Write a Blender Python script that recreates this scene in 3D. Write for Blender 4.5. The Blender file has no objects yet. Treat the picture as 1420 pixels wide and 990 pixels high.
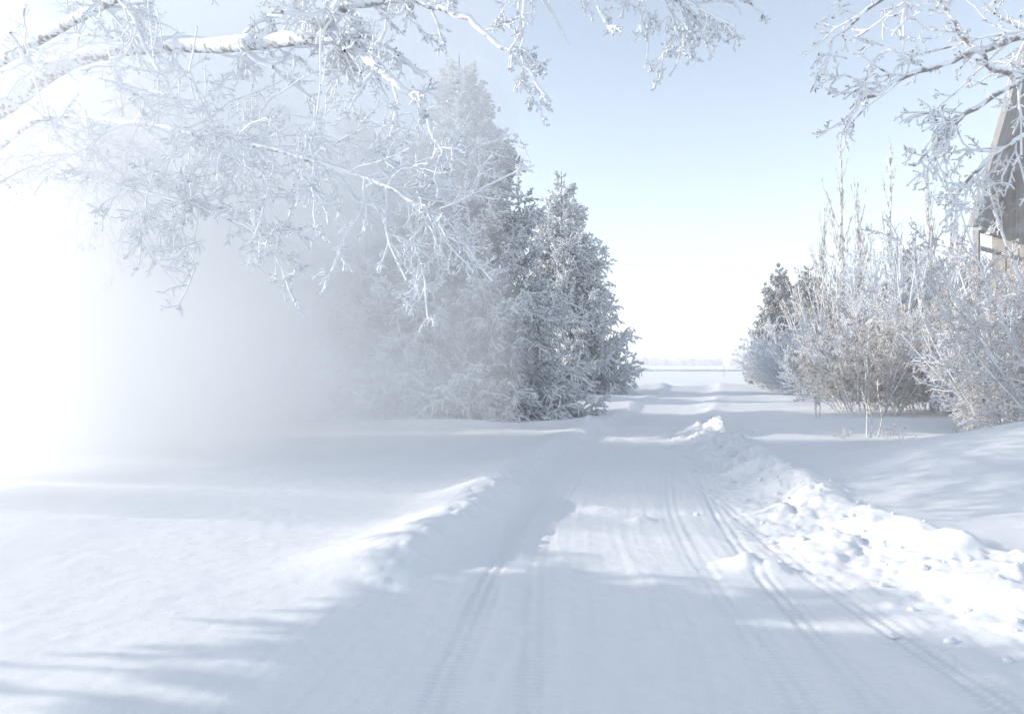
import bpy, math
import numpy as np

# ------------------------------------------------------------------ camera, sky, sun, exposure
scn = bpy.context.scene
FPX = 1050.0            # focal length in photo pixels (photo 1420 wide)
CAM_H = 1.65
HOR = 503.0             # horizon row in the photograph

cam_d = bpy.data.cameras.new("camera")
cam = bpy.data.objects.new("camera", cam_d)
scn.collection.objects.link(cam)
cam_d.sensor_width = 36.0
cam_d.lens = 36.0 * FPX / 1420.0
cam_d.clip_start = 0.05
cam_d.clip_end = 9000.0
cam.location = (0, 0, CAM_H)
cam.rotation_euler = (math.radians(90) + math.atan((HOR - 495.0) / FPX), 0, 0)
scn.camera = cam

SUN_EL = math.radians(18.0)
SUN_SIDE = math.radians(9.6)      # the sun stands left of the camera, a little ahead
sx, sy, sz = (-math.cos(SUN_SIDE) * math.cos(SUN_EL), math.sin(SUN_SIDE) * math.cos(SUN_EL), math.sin(SUN_EL))
SUNV = np.array([sx, sy, sz])

world = bpy.data.worlds.new("World")
scn.world = world
world.use_nodes = True
wn = world.node_tree
bg = wn.nodes["Background"]
sky = wn.nodes.new("ShaderNodeTexSky")
sky.sky_type = 'NISHITA'
sky.sun_disc = False
sky.sun_elevation = SUN_EL
sky.sun_rotation = math.atan2(sx, sy)
sky.altitude = 200
sky.air_density = 1.0
sky.dust_density = 0.6
sky.ozone_density = 1.0
hs = wn.nodes.new("ShaderNodeHueSaturation")
hs.inputs["Saturation"].default_value = 0.62
wn.links.new(sky.outputs[0], hs.inputs["Color"])
wn.links.new(hs.outputs[0], bg.inputs[0])
bg.inputs[1].default_value = 0.15

sun_d = bpy.data.lights.new("sun", 'SUN')
sun_d.energy = 2.3
sun_d.angle = math.radians(0.5)
sun_d.color = (1.0, 0.93, 0.84)
sun = bpy.data.objects.new("sun", sun_d)
scn.collection.objects.link(sun)
from mathutils import Vector
sun.rotation_euler = Vector((sx, sy, sz)).to_track_quat('Z', 'Y').to_euler()

scn.view_settings.view_transform = 'Standard'
scn.view_settings.look = 'None'
scn.view_settings.gamma = 1.0
scn.view_settings.exposure = 0.97
scn.view_settings.use_curve_mapping = False
scn.render.engine = 'CYCLES'
cy = scn.cycles
cy.use_denoising = True
cy.max_bounces = 24
cy.diffuse_bounces = 4
cy.glossy_bounces = 1
cy.transmission_bounces = 2
cy.volume_bounces = 20
cy.use_adaptive_sampling = True
cy.adaptive_threshold = 0.02
cy.sample_clamp_indirect = 8.0

C = scn.collection

# ------------------------------------------------------------------ helpers
def link(o, parent=None):
    C.objects.link(o)
    if parent is not None:
        o.parent = parent
    return o

def tag(o, label=None, cat=None, group=None, kind=None):
    if label: o['label'] = label
    if cat: o['category'] = cat
    if group: o['group'] = group
    if kind: o['kind'] = kind
    return o

def thing(name, label, cat, loc, group=None, rz=0.0):
    o = bpy.data.objects.new(name, None)
    o.empty_display_size = 0.3
    o.location = loc
    o.rotation_euler = (0, 0, rz)
    C.objects.link(o)
    return tag(o, label, cat, group)

def mesh_np(name, verts, faces, mat, smooth=True):
    """verts (N,3), faces (M,k) of one size, or a list of such arrays"""
    me = bpy.data.meshes.new(name)
    if not isinstance(faces, list):
        faces = [faces]
    faces = [f for f in faces if len(f)]
    nl = sum(f.size for f in faces); nf = sum(len(f) for f in faces)
    me.vertices.add(len(verts)); me.loops.add(nl); me.polygons.add(nf)
    me.vertices.foreach_set("co", np.ascontiguousarray(verts, dtype=np.float32).ravel())
    me.loops.foreach_set("vertex_index", np.concatenate([f.ravel() for f in faces]).astype(np.int32))
    starts, off = [], 0
    for f in faces:
        starts.append(off + np.arange(len(f)) * f.shape[1]); off += f.size
    me.polygons.foreach_set("loop_start", np.concatenate(starts).astype(np.int32))
    me.update(calc_edges=True)
    me.polygons.foreach_set("use_smooth", np.full(nf, smooth, dtype=bool))
    me.materials.append(mat)
    me.validate()
    return me

def obj(name, me, parent=None):
    return link(bpy.data.objects.new(name, me), parent)

def tubes(P, R, sides=4):
    """polylines P (N,K,3) with radii R (N,K) -> verts, quads"""
    N, K, _ = P.shape
    T = np.empty_like(P)
    T[:, 1:-1] = P[:, 2:] - P[:, :-2]
    T[:, 0] = P[:, 1] - P[:, 0]
    T[:, -1] = P[:, -1] - P[:, -2]
    T /= np.linalg.norm(T, axis=2, keepdims=True) + 1e-9
    ref = np.where(np.abs(T[:, :1, 2:3]) > 0.8, np.array([1.0, 0, 0]), np.array([0, 0, 1.0]))
    ref = np.broadcast_to(ref, P.shape)
    A = np.cross(T, ref); A /= np.linalg.norm(A, axis=2, keepdims=True) + 1e-9
    B = np.cross(T, A)
    th = np.arange(sides) * 2 * math.pi / sides
    ring = A[:, :, None] * np.cos(th)[None, None, :, None] + B[:, :, None] * np.sin(th)[None, None, :, None]
    V = P[:, :, None] + ring * R[:, :, None, None]
    idx = np.arange(N * K * sides).reshape(N, K, sides)
    a = idx[:, :-1]; b = idx[:, 1:]
    q = np.stack([a, np.roll(a, -1, 2), np.roll(b, -1, 2), b], -1).reshape(-1, 4)
    return V.reshape(-1, 3), q

def tube_mesh(name, sets, mat, sides=4):
    vs, fs, off = [], [], 0
    for st in sets:
        P, R = st[0], st[1]
        s = st[2] if len(st) > 2 else sides
        if len(P) == 0: continue
        v, q = tubes(P, R, s)
        vs.append(v); fs.append(q + off); off += len(v)
    return mesh_np(name, np.concatenate(vs), np.concatenate(fs), mat)

def unit(v):
    return v / (np.linalg.norm(v, axis=-1, keepdims=True) + 1e-9)

def shoot(start, d, L, K, rng, wob=0.2, bend=(0, 0, 0)):
    """curved polylines from start (N,3) along d (N,3), length L (N)"""
    N = len(start)
    P = np.empty((N, K, 3)); P[:, 0] = start
    dd = unit(d.copy()); bend = np.asarray(bend, float)
    for k in range(1, K):
        dd = unit(dd + rng.normal(0, wob, (N, 3)) + bend / (K - 1))
        P[:, k] = P[:, k - 1] + dd * (L / (K - 1))[:, None]
    return P

def spawn(P, R, m, Lf, rng, spread=0.9, keep=0.6, wob=0.2, bend=(0, 0, 0), K=4, t0=0.15, t1=1.0, rf=0.6, rtip=0.4, up=0.0, flat=0.0, lprof=None):
    """m children on each polyline; Lf = child length as a share of the parent's"""
    N, Kp, _ = P.shape
    t = rng.uniform(t0, t1, (N, m))
    x = t * (Kp - 1); i = np.minimum(x.astype(int), Kp - 2); f = (x - i)[..., None]
    n = np.arange(N)[:, None]
    a, b = P[n, i], P[n, i + 1]
    start = a * (1 - f) + b * f
    tan = unit(b - a)
    r0 = R[n, i] * (1 - f[..., 0]) + R[n, i + 1] * f[..., 0]
    rnd = rng.normal(0, 1, (N, m, 3)); rnd[..., 2] *= (1 - flat)
    side = unit(rnd - (rnd * tan).sum(-1, keepdims=True) * tan)
    d = unit(tan * keep + side * spread + np.array([0, 0, up]))
    Lp = np.linalg.norm(P[:, 1:] - P[:, :-1], axis=2).sum(1)[:, None]
    prof = (1.15 - 0.75 * t) if lprof is None else lprof(t)
    L = Lp * Lf * prof * rng.uniform(0.6, 1.3, (N, m))
    S = start.reshape(-1, 3)
    Q = shoot(S, d.reshape(-1, 3), L.ravel(), K, rng, wob, bend)
    rr = (np.minimum(r0, 1e9) * rf).ravel()
    RR = rr[:, None] * np.linspace(1, rtip, K)[None]
    return Q, RR

# value noise / fbm / bumps for the terrain ---------------------------------
def _h(ix, iy, s):
    n = (ix.astype(np.int64) * 374761393 + iy.astype(np.int64) * 668265263 + s * 974634777) & 0xffffffff
    n = ((n ^ (n >> 13)) * 1274126177) & 0xffffffff
    n = ((n ^ (n >> 16)) * 2246822519) & 0xffffffff
    return ((n ^ (n >> 15)) & 0xffff) / 65535.0

def vn(x, y, s=0):
    ix, iy = np.floor(x), np.floor(y)
    fx, fy = x - ix, y - iy
    fx = fx * fx * fx * (fx * (fx * 6 - 15) + 10); fy = fy * fy * fy * (fy * (fy * 6 - 15) + 10)
    return (_h(ix, iy, s) * (1 - fx) + _h(ix + 1, iy, s) * fx) * (1 - fy) + (_h(ix, iy + 1, s) * (1 - fx) + _h(ix + 1, iy + 1, s) * fx) * fy

def fbm(x, y, o=4, s=0):
    v = 0; a = 0.5
    for k in range(o):
        v = v + a * (vn(x, y, s + k) * 2 - 1); x = x * 2.03 + 11.3; y = y * 2.03 - 7.1; a *= 0.5
    return v

def clods(x, y, s, r0=0.35, r1=0.75, dens=1.0):
    """field of rounded lumps, heights 0..1 (in cells)"""
    ix, iy = np.floor(x), np.floor(y); out = np.zeros_like(x)
    for dx in (-1, 0, 1):
        for dy in (-1, 0, 1):
            cx, cy_ = ix + dx, iy + dy
            px = cx + _h(cx, cy_, s); py = cy_ + _h(cx, cy_, s + 1)
            r = r0 + (r1 - r0) * _h(cx, cy_, s + 2)
            on = _h(cx, cy_, s + 3) < dens
            d2 = (x - px) ** 2 + (y - py) ** 2
            out = np.maximum(out, np.where(on, np.sqrt(np.maximum(r * r - d2, 0)), 0))
    return out

def sm(a, b, x):
    t = np.clip((x - a) / (b - a), 0, 1)
    return t * t * (3 - 2 * t)

LB = np.array([(-3.4, 1.0), (-2.6, 2.6), (-1.6, 4.1), (-0.95, 5.5), (-0.62, 6.8), (-0.2, 8.8), (0.35, 12), (1.6, 17), (3.6, 24), (7.5, 38), (9, 44)])
RB = np.array([(4.6, 1.0), (4.2, 2.6), (3.95, 4.2), (3.62, 5.2), (3.3, 6.3), (3.15, 7.4), (3.35, 9.0), (3.9, 13), (4.5, 16.5), (6.2, 24), (10.4, 38), (12, 44)])
TR = [  # tyre tracks: (x, y) points, width
    ([(0.05, 1), (0.1, 3.5), (0.22, 6.5), (0.6, 9), (1.3, 12.6), (2.8, 20), (9, 42)], 0.24),
    ([(1.38, 1), (1.42, 3.5), (1.5, 5.3), (1.55, 6.5), (1.85, 8.8), (2.65, 12.6), (4.1, 20), (10.3, 42)], 0.24),
    ([(1.70, 1), (1.78, 3.5), (1.88, 5.1), (2.05, 7), (2.45, 9.5), (3.1, 12.5)], 0.22),
    ([(2.5, 1), (2.4, 3.5), (2.34, 4.6), (2.3, 6.2), (2.5, 9)], 0.24),
    ([(-0.5, 1), (-0.4, 3.5), (-0.15, 6), (0.25, 9), (0.95, 12)], 0.22)]

_tab = {}
def cx_of(pts, y):
    pts = np.asarray(pts)
    k = pts.tobytes()
    if k not in _tab:      # smoothed centre line
        g = np.arange(-4, 64, 0.1); v = np.interp(g, pts[:, 1], pts[:, 0])
        for w in (7, 9):
            v[w:-w] = np.convolve(v, np.ones(2 * w + 1) / (2 * w + 1), 'valid')
        _tab[k] = (g, v)
    return np.interp(y, *_tab[k])

def ground(x, y, fine=True):
    x = np.asarray(x, float); y = np.asarray(y, float)
    xl, xr = cx_of(LB, y), cx_of(RB, y)
    far = sm(46, 70, y)
    inroad = sm(-0.25, 0.25, x - xl) * (1 - sm(-0.25, 0.25, x - xr)) * (1 - far)
    off = 1 - inroad
    lo = np.where(x < 0.5 * (xl + xr), sm(5.0, 9.0, y), 1.0)
    h = off * (0.10 + 0.10 * fbm(x * 0.16, y * 0.13, 3, 5)) * (1 - 0.7 * far) * (0.08 + 0.92 * lo)
    h = h + 0.05 * fbm(x * 0.5, y * 0.3, 3, 9) * off
    # left berm: soft, crumbly crest
    wl = 0.30 + 0.05 * vn(y * 1.3, y * 0, 3)
    dl = (x - xl) + 0.14 * (vn(y * 1.7, x * 0, 31) - 0.5)
    amp = (0.20 + 0.10 * vn(y * 0.9, y * 0 + 3, 8)) * (0.06 + 0.94 * sm(5.4, 6.6, y)) * (1 - 0.55 * sm(8.4, 10.5, y)) * (1 - 0.5 * sm(14, 26, y)) * (1 - far)
    prof = np.exp(-np.where(dl > 0, (dl / 0.30) ** 2, (dl / (wl * 1.9)) ** 2))
    h = h + amp * prof
    lump = clods(x * 7.0, y * 7.0, 61, 0.3, 0.7, 0.8)
    h = h + 0.045 * (0.1 + 0.9 * sm(5.0, 6.6, y)) * lump * np.exp(-((dl - 0.05) / 0.22) ** 2) * (1 - far)
    # right berm: thrown blocks of snow
    dr = (x - xr) + 0.25 * (vn(y * 0.9, x * 0, 33) - 0.5)
    fade = sm(2.0, 3.6, y) * (1 - 0.75 * sm(17.5, 21, y)) * (1 - far)
    widen = 0.36 + 0.16 * sm(9, 5, y)
    e = np.exp(-(dr / widen) ** 2)
    wx = 0.10 * fbm(x * 5, y * 5, 3, 2); wy = 0.10 * fbm(x * 5, y * 5, 3, 6)
    xx, yy = x + wx, y + wy
    rub = 0.42 * np.abs(fbm(xx * 1.5, yy * 1.5, 5, 83)) ** 0.85 + 0.12 * np.minimum(clods(xx * 3.1, yy * 3.1, 71, 0.3, 0.75, 0.4), 0.42) \
        + 0.05 * np.abs(fbm(x * 8, y * 8, 3, 88)) + 0.02 * clods(xx * 10, yy * 10, 79, 0.25, 0.6, 0.3)
    e2 = np.exp(-((dr + 0.12) / (widen * 1.35)) ** 2)
    h = h + fade * 0.88 * (0.14 * e + rub * e2 * (0.55 + 0.5 * sm(8, 14, y)))
    # crumbs that rolled onto the road by the right berm
    e3 = np.exp(-((dr + 0.75) / 0.38) ** 2)
    h = h + fade * e3 * 0.028 * clods(x * 8, y * 8, 91, 0.2, 0.6, 0.45)
    # drifts on the right
    g = lambda cx, cy, a, b, rot=0: np.exp(-((((x - cx) * math.cos(rot) + (y - cy) * math.sin(rot)) / a) ** 2 + ((-(x - cx) * math.sin(rot) + (y - cy) * math.cos(rot)) / b) ** 2))
    rs = sm(0.1, 2.2, x - xr)
    h = h + rs * (0.98 * g(9.2, 10.4, 4.0, 2.3, 0.2) + 0.22 * g(9.5, 18.8, 4.2, 1.6, 0.0) + 0.12 * g(13, 15, 5, 1.2, 0.1) + 0.1 * g(6.5, 24, 3.0, 1.0))
    h = h + rs * 0.05 * fbm(x * 0.35, y * 1.6, 3, 21)
    # plough ridges and wind rolls that cross the drive
    jig = 0.5 * fbm(x * 0.35, x * 0, 3, 41)
    h = h + 0.13 * np.exp(-((y - 18.6 - jig) / 0.35) ** 2) * sm(-9, -5, x) * (1 - sm(3.6, 5.0, x)) * (0.6 + 0.8 * vn(x * 0.8, x * 0, 17))
    h = h + 0.16 * np.exp(-((y - 27 - jig * 2) / 0.7) ** 2) * sm(-3, 2, x)
    h = h + 0.16 * np.exp(-((y - 33 - jig * 2) / 0.7) ** 2) * sm(-3, 2, x)
    h = h + (0.22 + 0.22 * vn(x * 0.35, x * 0, 14)) * np.exp(-((y - 42.5 - jig * 2) / 1.6) ** 2) * (1 - sm(15, 22, x))
    h = h + 0.05 * np.exp(-((y - 7.45) / 0.12) ** 2) * np.exp(-((x + 3.6) / 2.2) ** 2)
    # small lumps on the road
    for (cx, cy, r, a) in ((1.93, 6.2, 0.16, 0.11), (2.10, 6.05, 0.10, 0.06), (1.35, 7.9, 0.13, 0.05), (1.02, 8.5, 0.2, 0.04), (1.9, 18.3, 0.35, 0.16), (2.4, 18.2, 0.25, 0.10), (4.2, 16.9, 0.5, 0.22)):
        d = np.sqrt((x - cx) ** 2 + (y - cy) ** 2)
        h = h + a * np.exp(-(d / r) ** 2) * (0.75 + 0.5 * vn(x * 14, y * 14, 23))
    # snow road surface
    h = h + inroad * 0.02 * fbm(x * 1.1, y * 0.5, 3, 12)
    if fine:
        for k, (pts, w) in enumerate(TR):
            u = (x - cx_of(pts, y)) / w
            m = np.exp(-(u * 1.9) ** 4) * (1 - sm(30, 40, y)) * (0.55 + 0.45 * sm(0.35, 0.6, vn(x * 0.8, y * 0.5, 50 + k)))
            lug = np.sin(2 * math.pi * (y / 0.052) + 3.0 * np.abs(u) * 3) * np.cos(u * 9.0)
            groove = np.cos(u * 2 * math.pi * 2.6)
            near = 1 - sm(7, 12, y)
            h = h - m * (0.009 - 0.005 * groove - 0.0085 * lug * near) * inroad
        # plough scratches along the road, crumbly snow texture
        lane = x - 0.5 * (xl + xr)
        h = h + inroad * 0.006 * fbm(lane * 16, y * 0.7, 3, 55)
        h = h + 0.0060 * fbm(x * 9, y * 9, 4, 57)
        h = h + inroad * 0.006 * clods(x * 16, y * 16, 95, 0.12, 0.42, 0.28)
        h = h + off * 0.008 * fbm(x * 1.2, y * 5.0, 4, 58)
    h = h + 0.10 * fbm(x * 0.02, y * 0.05, 3, 70) * far
    return h

def gz(x, y):
    return float(ground(np.array([x]), np.array([y]), False)[0])

# ------------------------------------------------------------------ materials
def mat_new(name):
    m = bpy.data.materials.new(name); m.use_nodes = True
    nt = m.node_tree; b = nt.nodes["Principled BSDF"]
    return m, nt, b

def noise_node(nt, scale, detail=3.0, rough=0.55, coord='Object'):
    tc = nt.nodes.new("ShaderNodeTexCoord"); n = nt.nodes.new("ShaderNodeTexNoise")
    n.inputs["Scale"].default_value = scale; n.inputs["Detail"].default_value = detail; n.inputs["Roughness"].default_value = rough
    nt.links.new(tc.outputs[coord], n.inputs["Vector"])
    return n

def ramp(nt, src, stops):
    r = nt.nodes.new("ShaderNodeValToRGB")
    e = r.color_ramp.elements
    e[0].position, e[0].color = stops[0][0], (*stops[0][1], 1)
    e[1].position, e[1].color = stops[-1][0], (*stops[-1][1], 1)
    for p, c in stops[1:-1]:
        k = e.new(p); k.color = (*c, 1)
    nt.links.new(src, r.inputs[0])
    return r

def snow_mat():
    m, nt, b = mat_new("snow")
    n = noise_node(nt, 0.8, 4)
    r = ramp(nt, n.outputs[0], [(0.3, (0.87, 0.885, 0.90)), (0.7, (0.90, 0.905, 0.91))])
    nt.links.new(r.outputs[0], b.inputs["Base Color"])
    b.inputs["Roughness"].default_value = 0.65
    b.inputs["Specular IOR Level"].default_value = 0.25
    g = noise_node(nt, 55, 4, 0.7); g2 = noise_node(nt, 260, 2, 0.6)
    ad = nt.nodes.new("ShaderNodeMath"); ad.operation = 'ADD'
    nt.links.new(g.outputs[0], ad.inputs[0]); nt.links.new(g2.outputs[0], ad.inputs[1])
    bp = nt.nodes.new("ShaderNodeBump"); bp.inputs["Strength"].default_value = 0.6; bp.inputs["Distance"].default_value = 0.008
    nt.links.new(ad.outputs[0], bp.inputs["Height"]); nt.links.new(bp.outputs[0], b.inputs["Normal"])
    return m

def frost_mat(name, bare, amount, scale, frost=(0.84, 0.87, 0.90), top=0.0, bump=0.4, bscale=60):
    """hoar frost over bark or needles; amount = share of the surface that is frosted; top = more rime on upper faces"""
    m, nt, b = mat_new(name)
    n = noise_node(nt, scale, 3, 0.6)
    src = n.outputs[0]
    if top:
        geo = nt.nodes.new("ShaderNodeNewGeometry"); sp = nt.nodes.new("ShaderNodeSeparateXYZ")
        nt.links.new(geo.outputs["Normal"], sp.inputs[0])
        ma = nt.nodes.new("ShaderNodeMath"); ma.operation = 'MULTIPLY_ADD'; ma.inputs[1].default_value = top
        nt.links.new(sp.outputs[2], ma.inputs[0]); nt.links.new(src, ma.inputs[2]); src = ma.outputs[0]
    c = 0.5 + (0.5 - amount) * 0.55
    bare2 = tuple(v * 0.65 for v in bare)
    r = ramp(nt, src, [(c - 0.14, bare2), (c - 0.04, bare), (c + 0.05, frost)])
    nt.links.new(r.outputs[0], b.inputs["Base Color"])
    b.inputs["Roughness"].default_value = 0.8
    b.inputs["Specular IOR Level"].default_value = 0.2
    if bump:
        g = noise_node(nt, bscale, 3, 0.7)
        bp = nt.nodes.new("ShaderNodeBump"); bp.inputs["Strength"].default_value = bump; bp.inputs["Distance"].default_value = 0.02
        nt.links.new(g.outputs[0], bp.inputs["Height"]); nt.links.new(bp.outputs[0], b.inputs["Normal"])
    return m

def wood_mat(name, c1, c2, sc=(14, 14, 0.8), frost=0.0):
    m, nt, b = mat_new(name)
    tc = nt.nodes.new("ShaderNodeTexCoord"); mp = nt.nodes.new("ShaderNodeMapping"); mp.inputs["Scale"].default_value = sc
    n = nt.nodes.new("ShaderNodeTexNoise"); n.inputs["Scale"].default_value = 1; n.inputs["Detail"].default_value = 5; n.inputs["Roughness"].default_value = 0.65
    nt.links.new(tc.outputs["Object"], mp.inputs[0]); nt.links.new(mp.outputs[0], n.inputs["Vector"])
    r = ramp(nt, n.outputs[0], [(0.3, c1), (0.7, c2)])
    out = r.outputs[0]
    if frost:
        n2 = noise_node(nt, 3.0, 5, 0.7)
        r2 = ramp(nt, n2.outputs[0], [(0.62 - frost * 0.3, (0, 0, 0)), (0.9 - frost * 0.3, (0.7, 0.7, 0.7))])
        mx = nt.nodes.new("ShaderNodeMix"); mx.data_type = 'RGBA'
        nt.links.new(r2.outputs[0], mx.inputs[0]); nt.links.new(out, mx.inputs[6]); mx.inputs[7].default_value = (0.8, 0.82, 0.85, 1)
        out = mx.outputs[2]
    nt.links.new(out, b.inputs["Base Color"])
    b.inputs["Roughness"].default_value = 0.85
    bp = nt.nodes.new("ShaderNodeBump"); bp.inputs["Strength"].default_value = 0.5; bp.inputs["Distance"].default_value = 0.01
    nt.links.new(n.outputs[0], bp.inputs["Height"]); nt.links.new(bp.outputs[0], b.inputs["Normal"])
    return m

M_SNOW = snow_mat()
M_NEEDLE = frost_mat("frosted_needles", (0.56, 0.57, 0.58), 0.94, 7.0, (0.84, 0.86, 0.88), bump=0.6, bscale=35)
M_NEEDLE_DARK = frost_mat("dark_frosted_needles", (0.27, 0.26, 0.23), 0.55, 3.0, (0.66, 0.68, 0.70), bump=0.6, bscale=20)
M_SPR_TRUNK = frost_mat("spruce_bark", (0.24, 0.20, 0.17), 0.3, 6.0)
M_BARK = frost_mat("frosted_bark", (0.46, 0.43, 0.41), 0.80, 9.0, top=0.18, bump=0.7, bscale=25)
M_RIME = frost_mat("rime_twigs", (0.45, 0.42, 0.40), 1.0, 14.0, (0.87, 0.89, 0.92), top=0.14)
M_RIME_C = frost_mat("rime_twigs_thin", (0.36, 0.33, 0.31), 0.80, 12.0, (0.86, 0.87, 0.89), top=0.10)
M_BARK_B = frost_mat("bare_bark", (0.38, 0.35, 0.33), 0.58, 9.0, top=0.15, bump=0.7, bscale=25)
M_RIME_W = frost_mat("rime_twigs_warm", (0.44, 0.37, 0.32), 0.78, 10.0, (0.87, 0.85, 0.84), top=0.10)
M_BUSH_BROWN = frost_mat("frosted_brown_twigs", (0.46, 0.39, 0.34), 0.58, 5.0, (0.84, 0.82, 0.80), top=0.08, bump=0)
M_BUSH_WHITE = frost_mat("frosted_white_twigs", (0.50, 0.49, 0.49), 0.9, 5.0, (0.82, 0.85, 0.89), bump=0)
M_POPLAR = frost_mat("frosted_poplar_twigs", (0.42, 0.36, 0.31), 0.52, 4.0, (0.80, 0.80, 0.80), bump=0)
M_WEED = frost_mat("frosted_weed", (0.42, 0.34, 0.25), 0.60, 20.0, (0.8, 0.8, 0.8), bump=0)

# ------------------------------------------------------------------ ground: one sheet out to the horizon
def grow_axis(a, b, step0, k):
    out = [a]
    st = step0
    while out[-1] < b:
        out.append(out[-1] + st); st *= k
    out[-1] = b
    return np.array(out)

xs_in = np.arange(-3.2, 5.0, 0.022)
xs_r = grow_axis(xs_in[-1], 3500.0, 0.024, 1.0215)
xs_l = -grow_axis(-xs_in[0], 3500.0, 0.024, 1.0215)
xs = np.concatenate([xs_l[::-1][:-1], xs_in, xs_r[1:]])
ys = [2.4]
while ys[-1] < 6000.0:
    y = ys[-1]
    ys.append(y + (0.0038 * y if y < 14 else 0.006 * y if y < 60 else 0.03 * y))
ys_n = -grow_axis(-2.4, 400.0, 0.04, 1.09)
ys = np.concatenate([ys_n[::-1][:-1], np.array(ys)])
X, Y = np.meshgrid(xs, ys)
Z = ground(X, Y)
nx, ny = len(xs), len(ys)
gi = np.arange(nx * ny).reshape(ny, nx)
q = np.stack([gi[:-1, :-1], gi[:-1, 1:], gi[1:, 1:], gi[1:, :-1]], -1).reshape(-1, 4)
gm = mesh_np("snow_ground", np.stack([X, Y, Z], -1).reshape(-1, 3), q, M_SNOW)
tag(obj("snow_ground", gm), kind='structure')
print("ground verts", nx * ny)

# ------------------------------------------------------------------ far country: road bank, treeline
rngF = np.random.default_rng(5)
bx = np.linspace(-160, 320, 400)
prof = [(0.0, -0.12), (0.9, 0.06), (1.5, 0.30), (7.5, 0.33), (9.5, -0.12)]
V = np.array([[(x, 141.0 + d, z + 0.02 * math.sin(x * .7) + (rngF.uniform(-.03, .03) if i in (1, 2) else 0)) for x in bx] for i, (d, z) in enumerate(prof)])
gi = np.arange(len(prof) * len(bx)).reshape(len(prof), len(bx))
q = np.stack([gi[:-1, :-1], gi[:-1, 1:], gi[1:, 1:], gi[1:, :-1]], -1).reshape(-1, 4)
M_BANK = frost_mat("bank_snow", (0.50, 0.47, 0.43), 0.6, 0.8, (0.85, 0.86, 0.88), bump=0)
tag(obj("road_bank", mesh_np("road_bank", V.reshape(-1, 3), q, M_BANK)), kind='structure')
# dry grass that stands along the bank
n = 9000
gx = rngF.uniform(-60, 140, n); gy = 141.4 + rngF.uniform(0, 1.2, n)
P = shoot(np.stack([gx, gy, np.full(n, 0.0)], -1), np.stack([rngF.normal(0, .25, n), rngF.normal(0, .2, n), np.ones(n)], -1), rngF.uniform(0.28, 0.45, n), 3, rngF, 0.1)
M_DRY = frost_mat("dry_grass", (0.26, 0.22, 0.17), 0.25, 3.0, (0.6, 0.58, 0.55), bump=0)
o = obj("dry_grass", tube_mesh("dry_grass", [(P, np.broadcast_to(np.array([0.022, 0.018, 0.006]), (n, 3)), 3)], M_DRY))
tag(o, "thin brown line of dry grass along the far road bank", "grass", kind='stuff')

# far treeline: hundreds of small frosted crowns on the horizon
M_FAR = frost_mat("far_wood", (0.22, 0.22, 0.22), 0.45, 0.15, (0.5, 0.5, 0.52), bump=0)
def ico(sub=1):
    import bmesh
    bm = bmesh.new(); bmesh.ops.create_icosphere(bm, subdivisions=sub, radius=1)
    v = np.array([x.co[:] for x in bm.verts]); f = np.array([[x.index for x in fc.verts] for fc in bm.faces]); bm.free()
    return v, f
iv, if_ = ico(2)
def blobs(cent, rad, jit, seed):
    r = np.random.default_rng(seed)
    n = len(cent)
    V = iv[None] * rad[:, None, :] * (1 + r.uniform(-jit, jit, (n, len(iv), 1))) + cent[:, None]
    F = if_[None] + (np.arange(n) * len(iv))[:, None, None]
    return V.reshape(-1, 3), F.reshape(-1, 3)
n = 900
tx = rngF.uniform(-420, 700, n); ty = 430 + rngF.uniform(-15, 15, n)
hh = 2.6 + 1.2 * vn(tx * 0.04, tx * 0, 4) + rngF.uniform(-.4, .5, n)
Vb, Fb = blobs(np.stack([tx, ty, hh * 0.45], -1), np.stack([rngF.uniform(1.5, 3, n), rngF.uniform(1.5, 3, n), hh * 0.62], -1), 0.22, 9)
tag(obj("treeline", mesh_np("treeline", Vb, Fb, M_FAR)), "faint low wood along the horizon beyond the snowy field", "wood", kind='stuff')

# ------------------------------------------------------------------ barn
def prism_box(c0, c1):
    (x0, y0, z0), (x1, y1, z1) = c0, c1
    v = np.array([(x0, y0, z0), (x1, y0, z0), (x1, y1, z0), (x0, y1, z0), (x0, y0, z1), (x1, y0, z1), (x1, y1, z1), (x0, y1, z1)], float)
    f = np.array([(0, 3, 2, 1), (4, 5, 6, 7), (0, 1, 5, 4), (1, 2, 6, 5), (2, 3, 7, 6), (3, 0, 4, 7)])
    return v, f
def join(parts):
    vs, fs, o_ = [], [], 0
    for v, f in parts:
        vs.append(v); fs.append(f + o_); o_ += len(v)
    return np.concatenate(vs), np.concatenate(fs)

M_WALL = wood_mat("barn_boards", (0.34, 0.30, 0.27), (0.48, 0.44, 0.40), frost=0.4)
M_SOFFIT = wood_mat("grey_boards", (0.36, 0.36, 0.37), (0.52, 0.52, 0.53), frost=0.25)
M_TRIM = wood_mat("tan_trim", (0.36, 0.34, 0.32), (0.46, 0.44, 0.42), frost=0.3)
M_ROOF = wood_mat("roof_sheet", (0.5, 0.5, 0.5), (0.62, 0.62, 0.63), frost=0.9)
M_POLE = wood_mat("pole_wood", (0.28, 0.26, 0.25), (0.40, 0.38, 0.36), frost=0.35)

BX, BY = 11.42, 18.0
ang = math.radians(50)
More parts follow.
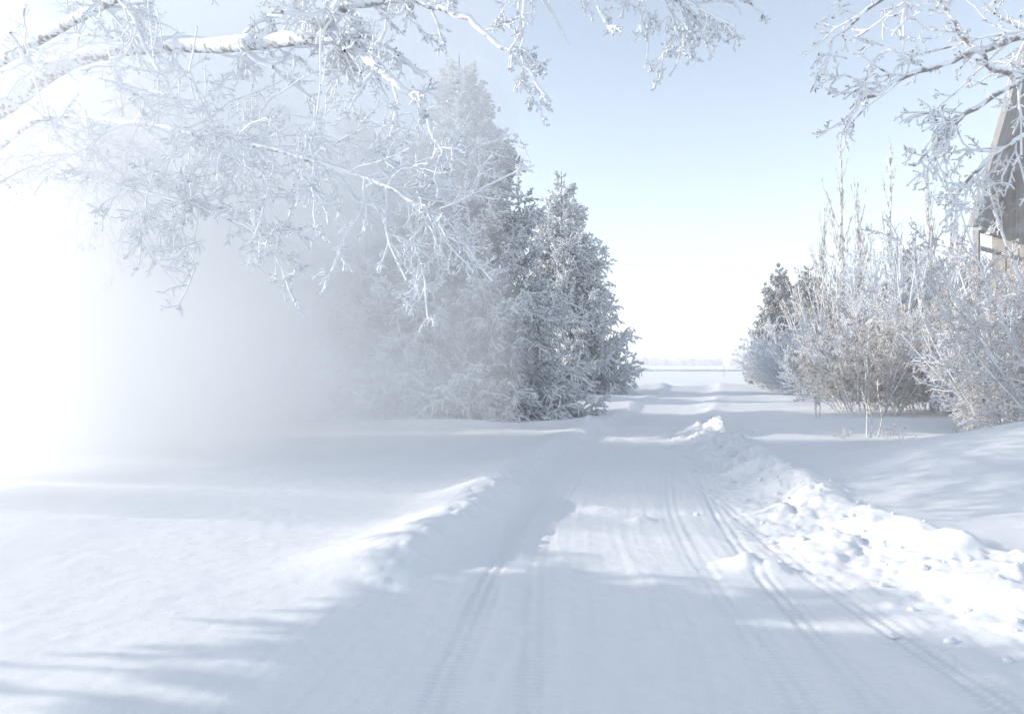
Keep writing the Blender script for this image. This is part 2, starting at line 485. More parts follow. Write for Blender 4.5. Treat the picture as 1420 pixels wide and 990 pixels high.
# local frame: x along the gable (right and towards the camera), y along the ridge (away)
barn = thing("barn", "tall brown board barn with steep grey roof overhang behind the frosted tree", "barn", (BX, BY, 0), rz=-ang)
PR = [(0.0, 4.75), (2.0, 11.9), (4.6, 13.8), (7.2, 11.9), (9.2, 4.75)]
LEN = 14.0
def gable_wall(y0, th):
    pts = [(0, 0.0)] + PR + [(9.2, 0.0)]
    v = np.array([(x, y0, z) for x, z in pts] + [(x, y0 + th, z) for x, z in pts], float)
    n = len(pts)
    fs = [list(range(n)), [2 * n - 1 - i for i in range(n)]]
    sides = [[i, i + n, (i + 1) % n + n, (i + 1) % n] for i in range(n)]
    return v, fs, sides
me = bpy.data.meshes.new("wall"); v, fs, sd = gable_wall(0.0, 0.12); me.from_pydata([tuple(a) for a in v], [], fs + sd); me.materials.append(M_WALL)
obj("gable_wall", me, barn)
# cover battens over the board joints
bt = []
for i in range(1, 36):
    x = i * 0.26
    top = np.interp(x, [p[0] for p in PR], [p[1] for p in PR]) - 0.06
    bt.append(prism_box((x - 0.025, -0.022, 0.02), (x + 0.025, -0.001, top)))
v, f = join(bt); obj("battens", mesh_np("battens", v, f, M_WALL, False), barn)
v, f = join([prism_box((0.0, 0.125, 0), (0.12, LEN, 4.7)), prism_box((9.08, 0.125, 0), (9.2, LEN, 4.7))])
obj("side_wall", mesh_np("side_wall", v, f, M_WALL, False), barn)
# roof slabs: outer sheet and grey boarded underside, with the deep overhang at the front
OV = 1.15
def slab(p, q, t0, t1, y0, y1):
    d = np.array([q[0] - p[0], q[1] - p[1]]); d = d / np.linalg.norm(d); nrm = np.array([-d[1], d[0]])
    c = [np.array(p) + nrm * t0, np.array(q) + nrm * t0, np.array(q) + nrm * t1, np.array(p) + nrm * t1]
    v = np.array([(a[0], y0, a[1]) for a in c] + [(a[0], y1, a[1]) for a in c])
    f = np.array([(0, 1, 2, 3), (7, 6, 5, 4), (0, 4, 5, 1), (1, 5, 6, 2), (2, 6, 7, 3), (3, 7, 4, 0)])
    return v, f
sl, ro, tr = [], [], []
for a, b in zip(PR[:-1], PR[1:]):
    sl.append(slab(a, b, 0.004, 0.05, -OV, LEN + 0.5))
    ro.append(slab(a, b, 0.053, 0.10, -OV - 0.03, LEN + 0.53))
    tr.append(slab(a, b, -0.01, 0.11, -OV - 0.075, -OV - 0.034))
v, f = join(sl); obj("soffit", mesh_np("soffit", v, f, M_SOFFIT, False), barn)
v, f = join(ro); obj("roof", mesh_np("roof", v, f, M_ROOF, False), barn)
v, f = join(tr); obj("bargeboard", mesh_np("bargeboard", v, f, M_TRIM, False), barn)
v, f = join([prism_box((-0.02, -OV, 4.66), (0.16, -0.03, 4.745)), prism_box((-0.01, -OV + .05, 4.25), (0.07, -0.03, 4.33))])
obj("beam", mesh_np("beam", v, f, M_SOFFIT, False), barn)
v, f = prism_box((-0.02, -OV - 0.02, -0.1), (0.10, -OV + 0.10, 4.655)); obj("post", mesh_np("post", v, f, M_POLE, False), barn)
v, f = prism_box((1.2, -0.05, 1.1), (2.3, -0.026, 2.2)); obj("shutter", mesh_np("shutter", v, f, M_SOFFIT, False), barn)
v, f = prism_box((4.0, -0.05, 0.05), (6.6, -0.026, 3.2)); obj("door", mesh_np("door", v, f, M_SOFFIT, False), barn)

# ------------------------------------------------------------------ spruces
def spruce_meshes(seed, H, Rb, nbr=360, m2=15, m3=4, thick=1.0, z0=0.0, mat=None):
    rng = np.random.default_rng(seed)
    tz = np.linspace(0, H, 14)
    TP = np.zeros((1, 14, 3)); TP[0, :, 2] = tz * (1 + z0 / H); TP[0, :, 0] = 0.04 * np.sin(tz)
    TRr = (0.028 * H * (1 - tz / H) ** 0.8 * 0.55 + 0.012)[None]
    u = rng.uniform(0, 1, nbr); z = H * (0.015 + 0.965 * (1 - u ** 0.62)) 
    wh = 0.042 * H; wi = np.round(z / wh); z = np.clip(wi * wh + rng.normal(0, 0.10 * wh, nbr), 0.03 * H, 0.985 * H)
    wv = 0.80 + 0.38 * _h(wi, wi * 0, seed)
    az = rng.permutation(nbr) * 2.39996 + rng.normal(0, .3, nbr)
    rel = z / H
    # crown shape: widest low down, irregular from side to side
    side = 0.90 + 0.16 * vn(az * 1.1, z * 0.9, seed) + 0.05 * rng.uniform(-1, 1, nbr)
    L = Rb * (1 - rel) ** 0.80 * np.minimum(1, 0.66 + rel * 5) * side * np.where(rel < 0.85, wv, 1) * rng.uniform(0.85, 1.15, nbr) + 0.22
    el = np.radians(-12 + 48 * rel + rng.normal(0, 5, nbr))
    d = np.stack([np.cos(az) * np.cos(el), np.sin(az) * np.cos(el), np.sin(el)], -1)
    K = 7
    S = np.stack([0.04 * np.sin(z), 0 * z, z], -1)
    P = shoot(S, d, L, K, rng, 0.05, (0, 0, 0))
    s = np.linspace(0, 1, K)
    P[:, :, 2] += (-0.26 * np.sin(s * 2.6)[None] * L[:, None] * (1 - 0.7 * rel)[:, None] + 0.10 * (s ** 3)[None] * L[:, None])
    P[:, :, 2] = np.maximum(P[:, :, 2], 0.06 + 0.05 * rng.uniform(0, 1, (nbr, 1))) + z0
    if z0:      # crown top clipped flat to shorten its cast shadow
        P[:, :, 2] = np.minimum(P[:, :, 2], z0 + H * (0.75 + 0.3 * rng.uniform(0, 1, (nbr, 1))))
    R = (0.012 + 0.010 * L)[:, None] * np.linspace(1, 0.3, K)[None]
    # flat sprays to both sides of the branch, drooping, with finer shoots
    P2, R2 = spawn(P, R * 0 + 0.026 * thick, m2, 0.21, rng, spread=0.75, keep=0.75, wob=0.12, bend=(0, 0, -0.35), K=4, t0=0.12, t1=1.0, rf=1.0, rtip=0.7, flat=0.72,
                   lprof=lambda t: 0.45 + 0.75 * np.sin(np.clip(t, 0, 1) * 2.6 + .3))
    P3, R3 = spawn(P2, R2 * 0 + 0.028 * thick, m3, 0.34, rng, spread=0.8, keep=0.8, wob=0.15, bend=(0, 0, -0.55), K=3, t0=0.1, t1=1.0, rf=1.15, rtip=0.6, flat=0.4,
                   lprof=lambda t: 0.6 + 0.6 * (1 - t))
    # pendulous twigs hung with rime
    P4, R4 = spawn(P2[::2], R2[::2] * 0 + 0.022 * thick, 2, 0.42, rng, spread=0.3, keep=0.1, wob=0.1, bend=(0, 0, -0.5), K=3, t0=0.1, t1=0.95, rf=1.0, rtip=0.5, up=-0.9)
    jr = lambda Rr: Rr * rng.uniform(0.75, 1.35, Rr.shape)
    crown = tube_mesh("crown", [(P, R, 4), (P2, jr(R2), 3), (P3, jr(R3), 3), (P4, jr(R4), 3)], mat or M_NEEDLE)
    trunk = tube_mesh("trunk", [(TP, TRr, 8)], M_SPR_TRUNK)
    return trunk, crown

def place_tree(name, label, cat, meshes, x, y, rz=0.0, sc=(1, 1, 1), group=None, z=None):
    t = thing(name, label, cat, (x, y, (gz(x, y) if z is None else z) - 0.03), group, rz)
    t.scale = sc
    for nm, me in meshes:
        obj(nm, me, t)
    return t

def XY(px, Yd):            # photo column and distance -> ground position
    return (px - 710.0) / FPX * Yd, Yd

SPA = spruce_meshes(11, 10.8, 3.3, 470, 27, 8, thick=1.12)
SPB = spruce_meshes(29, 12.0, 4.2, 520, 22, 5, thick=1.5)
SPC = spruce_meshes(37, 10.0, 3.2, 400, 25, 8, thick=1.2)
LG = "frosted spruces along the left of the drive"
mm = lambda s: [("trunk", s[0]), ("crown", s[1])]
x, y = XY(638, 22.5); place_tree("spruce_tree", "tall pointed frosted spruce, highest one rising behind the overhanging white twigs", "spruce", mm(SPA), x, y, 0.4, (1, 1, 1), LG)
x, y = XY(779, 38.5); place_tree("spruce_tree", "broad frosted spruce at the far end of the left row, next to the open field", "spruce", mm(SPB), x, y, 1.0, (.86, .86, .95), LG)
x, y = XY(500, 22.5); place_tree("spruce_tree", "pale frosted spruce directly left of the tallest pointed spruce", "spruce", mm(SPC), x, y, 2.0, (1.1, 1.1, 0.93), LG)
x, y = XY(365, 21.5); place_tree("spruce_tree", "frosted spruce half dissolved in added white fog under the thick bare limb", "spruce", mm(SPC), x, y, 4.1, (1.05, 1.05, 0.95), LG)
x, y = XY(190, 21.5); place_tree("spruce_tree", "spruce almost lost in the added white fog at the left edge of the row", "spruce", mm(SPA), x, y, 3.3, (.9, .9, 0.9), LG)
x, y = XY(668, 31.5); place_tree("spruce_tree", "frosted spruce squeezed between the tallest pointed spruce and the far broad one", "spruce", mm(SPC), x, y, 5.2, (0.85, 0.85, 0.76), LG)

# ------------------------------------------------------------------ broadleaf trees and bushes
def poly(points, r0, r1, K=12, rng=None, wob=0.03):
    pts = np.array(points, float)
    t = np.linspace(0, 1, len(pts)); tt = np.linspace(0, 1, K)
    P = np.stack([np.interp(tt, t, pts[:, i]) for i in range(3)], -1)
    if len(pts) > 2:       # soften the corners
        for _ in range(2):
            P[1:-1] = 0.25 * P[:-2] + 0.5 * P[1:-1] + 0.25 * P[2:]
    if rng is not None:
        P[1:-1] += rng.normal(0, wob, P[1:-1].shape)
    return P[None], (np.linspace(r0, r1, K))[None]

def rimed(P, R, rng, lo=0.7, hi=1.5):
    """knobbly radii"""
    return P, R * rng.uniform(lo, hi, R.shape)

def fit(R, lo, hi):
    return np.clip(R, lo, hi)

def near_tree(name, label, loc, trunk_pts, limbs, seed, lv, twig_r=0.011, bend=-0.35, mats=None, bark=None):
    """a tree given by its trunk and main limbs (world points); twigs grow from the limbs"""
    rng = np.random.default_rng(seed)
    base = np.array(loc, float)
    t = thing(name, label, "tree", tuple(base))
    TP, TRr = poly(np.array(trunk_pts) - base, trunk_pts_r[0], trunk_pts_r[1], 16, rng, 0.02)
    sets_b, fine = [], []
    for (pts, r0, r1, m1, *shrink) in limbs:
        ks = shrink[0] if shrink else 1.0
        LP, LR = poly(np.array(pts) - base, r0, r1, 40, rng, 0.02)
        LP[0, 1:-1] = 0.25 * LP[0, :-2] + 0.5 * LP[0, 1:-1] + 0.25 * LP[0, 2:]
        sets_b.append((LP, LR * rng.uniform(.9, 1.12, LR.shape), 12))
        P1, R1 = spawn(LP, LR, m1, lv[0] * ks, rng, spread=0.8, keep=0.75, wob=0.16, bend=(0, 0, bend), K=7, t0=0.12, t1=1.0, rf=0.5, rtip=0.45)
        R1 = fit(R1, twig_r * 1.1, 0.026)
        fine.append((*rimed(P1, R1, rng, .8, 1.3), 5))
        P2, R2 = spawn(P1, R1, lv[1], 0.42, rng, spread=0.8, keep=0.8, wob=0.22, bend=(0, 0, bend), K=6, t0=0.1, t1=1.0, rf=0.65, rtip=0.6)
        R2 = fit(R2, twig_r * 0.9, 0.03)
        P3, R3 = spawn(P2, R2, lv[2], 0.40, rng, spread=0.85, keep=0.75, wob=0.28, bend=(0, 0, bend), K=4, t0=0.1, t1=1.0, rf=0.8, rtip=0.7)
        R3 = fit(R3, twig_r * 0.75, twig_r * 1.3)
        P4, R4 = spawn(P3, R3, lv[3], 0.42, rng, spread=1.0, keep=0.6, wob=0.3, bend=(0, 0, bend * .5), K=3, t0=0.2, t1=1.0, rf=0.85, rtip=0.7)
        R4 = fit(R4, twig_r * 0.6, twig_r)
        fine += [(*rimed(P2, R2, rng), 4), (*rimed(P3, R3, rng), 4), (*rimed(P4, R4, rng), 3)]
    obj("trunk", tube_mesh("trunk", [(TP, TRr, 12)], bark or M_BARK), t)
    obj("limbs", tube_mesh("limbs", sets_b, bark or M_BARK), t)
    obj("crown", tube_mesh("crown", fine, (mats or M_RIME)), t)
    return t

def W(px, py, Yd):     # photo point at a distance -> world point
    return ((px - 710.0) / FPX * Yd, Yd, CAM_H - (py - HOR) / FPX * Yd)

# left tree: trunk outside the frame, long limbs reach over the drive
trunk_pts_r = (0.28, 0.12)
TL = (-10.2, 13.6, gz(-10.2, 13.6) - 0.1)
limbs = [
    ([(-10.1, 13.6, 5.6), W(120, 66, 12.6), W(300, 60, 11.2), W(430, 50, 9.4), W(470, 10, 9.0), W(540, -60, 8.8)], 0.15, 0.07, 22),
    ([W(430, 50, 9.4), W(480, 62, 9.0), W(530, 95, 7.7), W(580, 140, 7.5), W(615, 210, 7.4)], 0.065, 0.018, 26),
    ([W(470, 10, 9.0), W(560, -5, 8.4), W(640, 20, 7.6), W(710, 70, 7.4), W(765, 140, 7.3)], 0.05, 0.014, 24),
    ([(-10.1, 13.6, 4.8), W(60, 150, 12.6), W(180, 170, 11.4), W(300, 185, 9.8), W(430, 220, 8.6), W(540, 260, 8.0), W(600, 300, 7.7)], 0.055, 0.010, 52),
    ([(-10.1, 13.6, 4.2), W(40, 220, 12.6), W(120, 250, 11.4), W(230, 270, 10.0), W(330, 310, 9.2), W(390, 350, 8.8)], 0.045, 0.010, 40),
    ([(-10.1, 13.6, 6.6), W(250, -60, 9.6), W(520, -100, 7.2), W(740, -90, 7.0), W(900, -40, 7.0), W(985, 40, 7.0)], 0.09, 0.014, 34, 0.55),
    ([W(740, -90, 7.0), W(900, -90, 6.8), W(1000, -20, 6.8), W(1060, 15, 6.8)], 0.03, 0.012, 9),
    ([W(640, -95, 7.1), W(760, -60, 7.0), W(820, -10, 6.9), W(850, 45, 6.9)], 0.03, 0.012, 14),
]
near_tree("frosted_tree", "leafless tree reaching thick limbs and rime covered twigs in from the upper left", TL,
          [TL, (-10.15, 13.6, 2.5), (-10.1, 13.6, 5.0), (-10.3, 13.5, 7.5), (-10.2, 13.3, 9.5)], limbs, 3, (0.20, 7, 6, 3), twig_r=0.0085, bend=-0.22)

# right tree: branches come in from the upper right
trunk_pts_r = (0.20, 0.09)
TRt = (7.9, 8.4, gz(7.9, 8.4) - 0.1)
limbs = [
    ([(7.85, 8.4, 4.2), W(1500, 20, 8.0), W(1420, 48, 7.7), W(1330, 78, 7.5), W(1240, 112, 7.3), W(1180, 150, 7.2)], 0.055, 0.010, 18),
    ([(7.85, 8.4, 3.8), W(1480, 80, 8.0), W(1420, 110, 7.8), W(1350, 150, 7.6), W(1310, 185, 7.5), W(1270, 230, 7.4)], 0.045, 0.010, 17),
    ([(7.85, 8.4, 5.0), W(1460, -60, 7.8), W(1330, -50, 7.4), W(1230, -10, 7.2), W(1150, 60, 7.0)], 0.05, 0.010, 20),
    ([(7.85, 8.4, 3.2), W(1470, 160, 8.2), W(1400, 200, 8.0), W(1350, 240, 7.9), W(1310, 290, 7.8)], 0.04, 0.010, 14),
    ([W(1420, 110, 7.8), W(1370, 90, 7.6), W(1320, 20, 7.5), W(1290, -30, 7.4)], 0.03, 0.014, 12),
]
near_tree("frosted_tree", "leafless tree hanging rime covered branches in from the upper right, before the barn", TRt,
          [TRt, (7.9, 8.4, 2.0), (7.85, 8.4, 4.0), (8.0, 8.4, 6.5), (7.9, 8.5, 8.5)], limbs, 8, (0.23, 5, 4, 1), twig_r=0.0088, bend=-0.22, mats=M_RIME_C, bark=M_BARK_B)

# near sapling with spreading white twigs beside the barn
def bush_meshes(seed, H, Rb, stems, lv, twig, mat, lean=0.6, K=7, up=0.3, base_r=0.02, basew=0.25, bend=0.0, spread=0.7):
    rng = np.random.default_rng(seed)
    az = rng.uniform(0, 2 * math.pi, stems); rr = np.sqrt(rng.uniform(0, 1, stems))
    S = np.stack([np.cos(az) * rr * basew, np.sin(az) * rr * basew, np.zeros(stems)], -1)
    tilt = rr * lean
    d = np.stack([np.cos(az) * np.sin(tilt), np.sin(az) * np.sin(tilt), np.cos(tilt)], -1)
    # stems end on an uneven dome
    L = H * (1.0 - 0.28 * rr ** 2) * rng.uniform(0.75, 1.05, stems)
    P = shoot(S, d, L, K, rng, 0.07, (0, 0, up))
    R = base_r * np.linspace(1, 0.35, K)[None] * rng.uniform(.7, 1.3, (stems, 1))
    sets = [(P, R, 5)]
    fine = []
    p, r = P, R
    for k, (m, Lf) in enumerate(lv):
        p, r = spawn(p, r, m, Lf, rng, spread=spread, keep=0.9, wob=0.2, bend=(0, 0, bend), K=(5 if k == 0 else 3), t0=(0.05 if k == 0 else 0.15), t1=1.0, rf=0.6, rtip=0.55)
        r = fit(r, twig * (1.1 - 0.2 * k), twig * (1.8 - 0.3 * k))
        fine.append((*rimed(p, r, rng, .7, 1.4), 3))
    return [("stems", tube_mesh("stems", sets, M_BARK)), ("crown", tube_mesh("crown", fine, mat))]

def put(name, label, cat, meshes, px, Yd, rz=0, sc=1.0, group=None, sink=0.05):
    x, y = XY(px, Yd)
    s = sc if isinstance(sc, tuple) else (sc, sc, sc)
    t = thing(name, label, cat, (x, y, gz(x, y) - sink), group, rz); t.scale = s
    for nm, me in meshes: obj(nm, me, t)
    return t

sap = bush_meshes(5, 5.6, 1.8, 16, [(14, .26), (7, .40), (5, .45), (2, .45)], 0.0095, M_RIME_W, lean=0.85, basew=0.35, base_r=0.03, bend=-0.25, spread=0.95)
put("frosted_sapling", "small bushy tree with drooping white twigs beside the barn's post", "tree", sap, 1400, 15.2, 2.3, (.72, .72, .8))
put("frosted_sapling", "low spreading tree thick with white rime at the right edge, in front of the barn", "tree", sap, 1490, 12.9, 0.3, (1.0, 1.0, 1.22))

BB = "frosted bushes on the right of the drive"
brown = bush_meshes(7, 3.5, 1.8, 46, [(10, .34), (7, .42), (5, .42)], 0.0085, M_BUSH_BROWN, lean=0.75, basew=1.0)
brown2 = bush_meshes(71, 3.4, 1.8, 40, [(10, .34), (7, .42), (5, .42)], 0.0090, M_BUSH_BROWN, lean=0.7, basew=1.0)
white = bush_meshes(9, 3.4, 1.8, 50, [(10, .36), (7, .42), (5, .42)], 0.0115, M_BUSH_WHITE, lean=0.8, basew=0.9)
put("frosted_bush", "dense brownish bush with light frost, nearest of the row, behind the tall weed stalk", "bush", brown, 1205, 23.5, 0.0, (1.0, 1.0, 0.98), BB)
put("frosted_bush", "dull brown twiggy bush between the nearest bush and the barn's post", "bush", brown2, 1290, 24.5, 1.0, (1.1, 1.1, 1.12), BB)
put("frosted_bush", "pale twiggy bush against the foot of the barn's gable, behind the low spreading tree", "bush", white, 1425, 16.5, 3.3, (.95, .95, .95), BB)
put("frosted_bush", "brown bush with bare stems at its foot, directly left of the barn's post", "bush", brown, 1352, 24.0, 2.2, (.95, .95, 1.05), BB)
put("frosted_bush", "white frosted bush right above and behind the nearest brownish bush", "bush", white, 1172, 31, 0.7, (1.25, 1.25, 1.22), BB)
put("frosted_bush", "pale blue shaded bush between the leftmost white bush and the brown bushes", "bush", white, 1122, 37, 2.7, (1.15, 1.15, 1.12), BB)
put("frosted_bush", "leftmost white bush, standing out against the open field below the small dark spruce", "bush", white, 1080, 41, 4.0, (1.05, 1.05, 1.05), BB)
put("frosted_bush", "tall white bush rising behind the dull brown bush, under the poplars", "bush", white, 1245, 31, 5.0, (1.3, 1.3, 1.2), BB)
put("frosted_bush", "tall frosted bush crowding the barn's post from behind", "bush", white, 1325, 31, 1.9, (1.3, 1.3, 1.3), BB)

# trees behind the bushes: poplars and upright frosted trees
def poplar_meshes(seed, H, nbr, Lb, r0, lv=(5, 3), two=False):
    rng = np.random.default_rng(seed)
    tz = np.linspace(0, H, 22)
    TP = np.zeros((1, 22, 3)); TP[0, :, 2] = tz
    TP[0, :, 0] = np.cumsum(rng.normal(0, .035, 22)); TP[0, :, 1] = np.cumsum(rng.normal(0, .035, 22))
    TRr = (r0 * (1 - tz / H) ** 0.8 + 0.012)[None]
    P1, R1 = spawn(TP, TRr, nbr, Lb, rng, spread=0.26, keep=1.0, wob=0.05, bend=(0, 0, 0.35), K=7, t0=0.08, t1=0.93, rf=0.45, rtip=0.35, up=0.3,
                   lprof=lambda t: 1.1 - 0.85 * t)
    R1 = fit(R1, 0.012, 0.06)
    P2, R2 = spawn(P1, R1, lv[0], 0.30, rng, spread=0.3, keep=1.0, wob=0.08, bend=(0, 0, 0.35), K=4, rf=0.7, rtip=0.6, up=0.2)
    R2 = fit(R2, 0.010, 0.02)
    P3, R3 = spawn(P2, R2, lv[1], 0.45, rng, spread=0.45, keep=1.0, wob=0.12, bend=(0, 0, 0.2), K=3, rf=0.8, rtip=0.6)
    R3 = fit(R3, 0.008, 0.014)
    return [("trunk", tube_mesh("trunk", [(TP, TRr, 8)], M_POPLAR)), ("crown", tube_mesh("crown", [(P1, R1, 4), (*rimed(P2, R2, rng), 3), (*rimed(P3, R3, rng), 3)], M_POPLAR))]

PG = "bare poplars behind the bushes"
popA = poplar_meshes(2, 16.2, 22, 0.30, 0.17, (6, 4))
popB = poplar_meshes(4, 15.0, 20, 0.26, 0.15, (6,3))
popC = poplar_meshes(6, 11.8, 30, 0.36, 0.13, (6, 4))
put("poplar_tree", "tall thin bare poplar with a forked bushy left side, first from the open field", "poplar", popA, 1168, 47, 0.5, 1.0, PG)
put("poplar_tree", "tall slender poplar with one nearly bare stem, under the tips of the hanging branch", "poplar", popB, 1234, 46, 1.5, 1.0, PG)
put("poplar_tree", "short upright tree between the two tallest poplars, with a dark bare stub beside it", "poplar", popC, 1196, 48, 2.5, (1, 1, 1.12), PG)
put("poplar_tree", "short bushy poplar just left of the tall forked poplar", "poplar", popC, 1138, 46, 0.2, (1, 1, .95), PG)
put("poplar_tree", "brown stemmed poplar behind the white hanging twigs, right of the slender poplar", "poplar", popC, 1290, 44, 4.0, (1, 1, 1.05), PG)
put("poplar_tree", "frosted poplar nearest the barn's roof edge", "poplar", popA, 1320, 46, 3.0, (1, 1, 0.80), PG)

UG = "dense upright frosted trees behind the bushes"
upr = bush_meshes(13, 8.6, 2.0, 44, [(12, .22), (7, .36), (5, .42)], 0.013, M_BUSH_WHITE, lean=0.30, basew=1.1, base_r=0.05, up=0.5, spread=0.45)
uprb = bush_meshes(15, 8.6, 2.0, 44, [(12, .22), (7, .36), (5, .42)], 0.013, M_POPLAR, lean=0.28, basew=1.1, base_r=0.05, up=0.5, spread=0.45)
put("frosted_tree", "dense rounded frosted tree behind the slender poplar's foot", "tree", upr, 1222, 42, 0, (1.1, 1.1, 1.12), UG)
put("frosted_tree", "light brown dense tree around the forked poplar's foot", "tree", uprb, 1160, 44, 1, (1.1, 1.1, .92), UG)
put("frosted_tree", "dense frosted tree filling the gap left of the barn", "tree", upr, 1285, 40, 2, (1.1, 1.1, 1.02), UG)
put("frosted_tree", "brown frosted tree directly behind the barn's overhang post", "tree", uprb, 1345, 40, 3, (1.1, 1.1, .98), UG)

SG = "small dark spruces right of the open field"
SPD = spruce_meshes(51, 7.6, 2.4, 300, 20, 5, thick=1.5, mat=M_NEEDLE_DARK)
place = lambda label, px, Yd, rz, sc: place_tree("spruce_tree", label, "spruce", mm(SPD), *XY(px, Yd), rz, sc, SG)
place("small dark spruce standing alone against the pale sky right of the open field", 1080, 49, 0.0, (.85, .85, 1.06))
place("small brownish spruce just right of the lone dark spruce", 1122, 52, 2.0, (.95, .95, 1.08))
place("dark spruce showing between the poplars and the barn", 1262, 50, 4.0, (1, 1, 1.28))

# ------------------------------------------------------------------ weeds on the drifts
def weed_mesh(seed, H, n, lean, twig=0.006):
    rng = np.random.default_rng(seed)
    S = rng.normal(0, 0.04, (n, 3)); S[:, 2] = 0
    d = np.stack([rng.normal(0, lean, n), rng.normal(0, lean, n), np.ones(n)], -1)
    P = shoot(S, d, rng.uniform(.6, 1.0, n) * H, 7, rng, 0.10, (0, 0, -0.1))
    R = np.linspace(twig, twig * .6, 7)[None] * np.ones((n, 1))
    P2, R2 = spawn(P, R, 9, 0.16, rng, spread=0.6, keep=.8, wob=.2, K=3, t0=.35, rf=.9, rtip=.8)
    return tube_mesh("stalks", [(P, R, 4), (*rimed(P2, R2, rng, .8, 1.8), 3)], M_WEED)
def put_weed(name, label, me, px, Yd, rz=0, sc=1.0, group="dry weeds poking out of the snow"):
    x, y = XY(px, Yd)
    o = obj(name, me); o.location = (x, y, gz(x, y) - 0.03); o.rotation_euler = (0, 0, rz); o.scale = (sc,) * 3
    return tag(o, label, "weed", group)
wa = weed_mesh(3, 1.3, 3, 0.05, 0.02); wb = weed_mesh(4, 0.5, 12, 0.5, 0.004); wc = weed_mesh(8, 0.35, 9, 0.7, 0.004)
put_weed("tall_weed", "single tall frost covered weed stalk before the nearest brownish bush", wa, 1207, 16.0)
put_weed("dry_weed", "tuft of fine dry stalks just right of the tall frosted weed", wb, 1232, 15.2)
put_weed("dry_weed", "sparse low weed left of the tall frosted weed on the drift", wc, 1165, 15.6, 1.2, 1.1)
put_weed("dry_weed", "low dry weed on the slope of the right drift, below the tuft", wc, 1250, 12.5, 2.0, .8)
put_weed("dry_weed", "small weed on the drift crest under the white sapling", wb, 1352, 11.2, 3.0, 0.45)
put_weed("dry_weed", "upright frosted stalk at the left foot of the nearest brownish bush", wa, 1131, 21, 1.0, .75)
put_weed("dry_weed", "thin weeds at the foot of the leftmost white bush", wb, 1100, 34, 1.0, 1.2)

# ------------------------------------------------------------------ loose lumps of snow by the ploughed edge
rngL = np.random.default_rng(77)
n = 260
ly = rngL.uniform(3.2, 18, n) ** 1.0
lx = cx_of(RB, ly) + rngL.normal(-0.25, 0.42, n)
ls = np.minimum(rngL.gamma(2.0, 0.007, n) + 0.005, 0.028)
lz = ground(lx, ly, False) + ls * 0.3
Vb, Fb = blobs(np.stack([lx, ly, lz], -1), np.stack([ls * rngL.uniform(.8, 1.5, n), ls * rngL.uniform(.8, 1.5, n), ls * rngL.uniform(.6, 1.0, n)], -1), 0.22, 3)
tag(obj("snow_crumbs", mesh_np("snow_crumbs", Vb, Fb, M_SNOW)), "loose crumbs of snow scattered along the ploughed ridge", "snow lumps", kind='stuff')

# ------------------------------------------------------------------ stake and power line
x, y = XY(1004, 88)
P = np.array([[[0, 0, -0.3], [0.0, 0, 0.6], [0.0, 0, 1.35]]])
o = obj("marker_stake", tube_mesh("marker_stake", [(P, np.full((1, 3), 0.035), 6)], M_POLE)); o.location = (x, y, gz(x, y))
tag(o, "thin dark stake standing in the open field before the far road", "stake")

wire_m, nt, b = mat_new("wire"); b.inputs["Base Color"].default_value = (0.45, 0.45, 0.47, 1); b.inputs["Roughness"].default_value = 0.6
YL = 118.0
zs = [17.4, 13.8, 10.4, 8.4]
names = ["topmost of the four faint power line wires crossing the pale sky", "second faint wire from the top, above the field gap",
         "third faint wire from the top, above the field gap", "lowest of the four faint power line wires"]
px0, px1 = XY(640, YL)[0], XY(1240, YL)[0]
for z, lab in zip(zs, names):
    s = np.linspace(0, 1, 24)
    xw = px0 + (px1 - px0) * s
    P = np.stack([xw, np.full(24, YL), z - 0.55 * 4 * s * (1 - s)], -1)[None]
    o = obj("power_line_wire", tube_mesh("power_line_wire", [(P, np.full((1, 24), 0.022), 4)], wire_m))
    tag(o, lab, "wire", "power line wires")
for px, lab in ((px0, "tall wooden pole carrying the wires, hidden behind the left spruces"), (px1, "tall wooden pole carrying the wires, behind the poplars on the right")):
    t = thing("utility_pole", lab, "utility pole", (px, YL + 0.2, 0), "poles of the power line")
    P = np.array([[[0, 0, -.5], [0, 0, 9], [0, 0, 18.2]]])
    obj("pole", tube_mesh("pole", [(P, np.array([[.17, .14, .11]]), 10)], M_POLE), t)
    for z in zs:
        v, f = prism_box((-0.6, -0.30, z - 0.13), (0.6, -0.18, z - 0.02))
        obj("crossarm", mesh_np("crossarm", v, f, M_POLE, False), t)

# ------------------------------------------------------------------ unseen pines left of the frame, crowns shaped to shade the drive
PIN = spruce_meshes(61, 0.9, 2.4, 120, 15, 4, thick=1.4, z0=3.95)
for (px, py, rz, sc, lab) in ((-12.0, 5.7, 0.0, (.5, 1.1, 1), "unseen frosted pine, bare trunk and flat crown shaped to shade the drive, beside the limb tree"),
                              (-12.2, 1.4, 0.0, (.5, 1.2, 1.02), "unseen frosted pine, bare trunk and flat crown shaped to shade the drive, left of the camera")):
    place_tree("shade_pine", lab, "pine", mm(PIN), px, py, rz, sc, "unseen pines shaped to shade the drive")

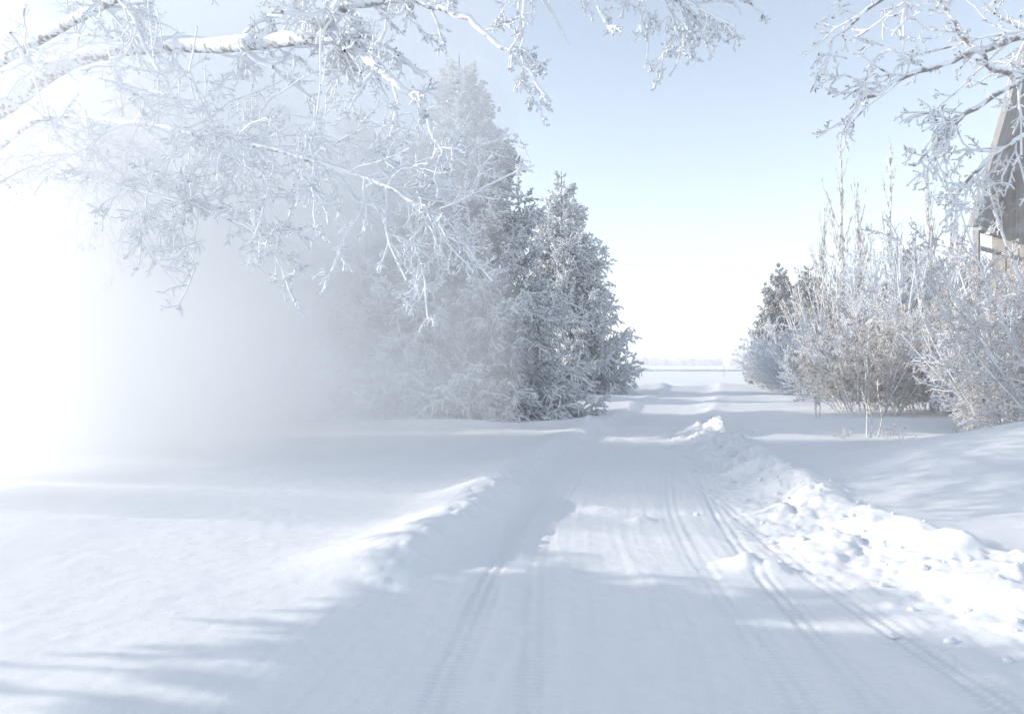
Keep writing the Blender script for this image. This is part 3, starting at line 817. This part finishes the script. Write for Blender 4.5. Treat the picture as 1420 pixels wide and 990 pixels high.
# ------------------------------------------------------------------ haze, and added fog that fades the left side to white
def volume_mat(name, density, color=(1.0, 1.0, 1.0), aniso=0.0):
    m = bpy.data.materials.new(name); m.use_nodes = True
    nt = m.node_tree; nt.nodes.clear()
    out = nt.nodes.new("ShaderNodeOutputMaterial"); v = nt.nodes.new("ShaderNodeVolumePrincipled")
    v.inputs["Color"].default_value = (*color, 1); v.inputs["Density"].default_value = density; v.inputs["Anisotropy"].default_value = aniso
    nt.links.new(v.outputs[0], out.inputs["Volume"])
    m.cycles.homogeneous_volume = True
    return m
v, f = prism_box((-3700, -500, -2.0), (3800, 6400, 19.5))
tag(obj("haze", mesh_np("haze", v, f, volume_mat("haze_air", 0.0036, (0.93, 0.94, 0.96)), False)), "thin frosty haze over the drive and the field", "haze", kind='stuff')

def fade_fog_bank(name, corners, z0, dens, lab):  # fog volume added to whiten the left side, not real weather
    """corners: (x, y, top height), anticlockwise"""
    n = len(corners)
    v = [(x, y, z0) for x, y, z in corners] + list(corners)
    me = bpy.data.meshes.new(name)
    me.from_pydata(v, [], [list(range(n))[::-1], [i + n for i in range(n)]] + [[i, (i + 1) % n, (i + 1) % n + n, i + n] for i in range(n)])
    me.materials.append(volume_mat(name + "_air", dens))
    return tag(obj(name, me), lab, "fog", kind='stuff')
fade_fog_bank("fade_fog", [(-6.0, 10.0, 3.3), (-3.14, 12.995, 5.4), (-10.0, 12.995, 5.4), (-8.0, 10.0, 3.3)], -1.0, 0.34, "low front of the added white fog that fades the left side")
fade_fog_bank("fade_fog", [(-3.14, 13.0, 5.4), (0.3, 16.6, 11.5), (-12.4, 16.6, 11.5), (-10.0, 13.0, 5.4)], -1.0, 0.36, "tall bank of added white fog that fades the left side before the spruces")
fade_fog_bank("fade_fog", [(-5.3, 13.1, 5.2), (-3.0, 16.5, 11.3), (-12.2, 16.5, 11.3), (-9.9, 13.1, 5.2)], -1.1, 0.40, "densest core of the added white fog, hiding everything at the left edge")
# added puffs that soften the white fade's edge; none overlap each other
iv3, if3 = ico(3)
puffs = [(-6.6, 9.0, 1.3, 1.7, 0.9, 1.2), (-4.1, 11.2, 1.7, 1.5, 0.9, 1.5), (-2.3, 13.2, 1.1, 1.4, 0.8, 1.2), (-5.6, 10.2, 4.7, 1.6, 1.1, 1.3),
         (-3.0, 12.4, 4.6, 1.5, 1.0, 1.2), (-0.6, 15.3, 2.0, 1.1, 0.9, 1.7), (-1.2, 14.6, 6.2, 1.4, 1.1, 1.5), (-7.7, 9.3, 3.4, 1.0, 0.6, 0.9)]
vs = [iv3 * np.array(p[3:]) + np.array(p[:3]) for p in puffs]
fs = [if3 + k * len(iv3) for k in range(len(puffs))]
tag(obj("fade_puffs", mesh_np("fade_puffs", np.concatenate(vs), np.concatenate(fs), volume_mat("fade_puff_air", 0.22))),
    "added thin puffs softening the edge of the white fade", "fog", kind='stuff')
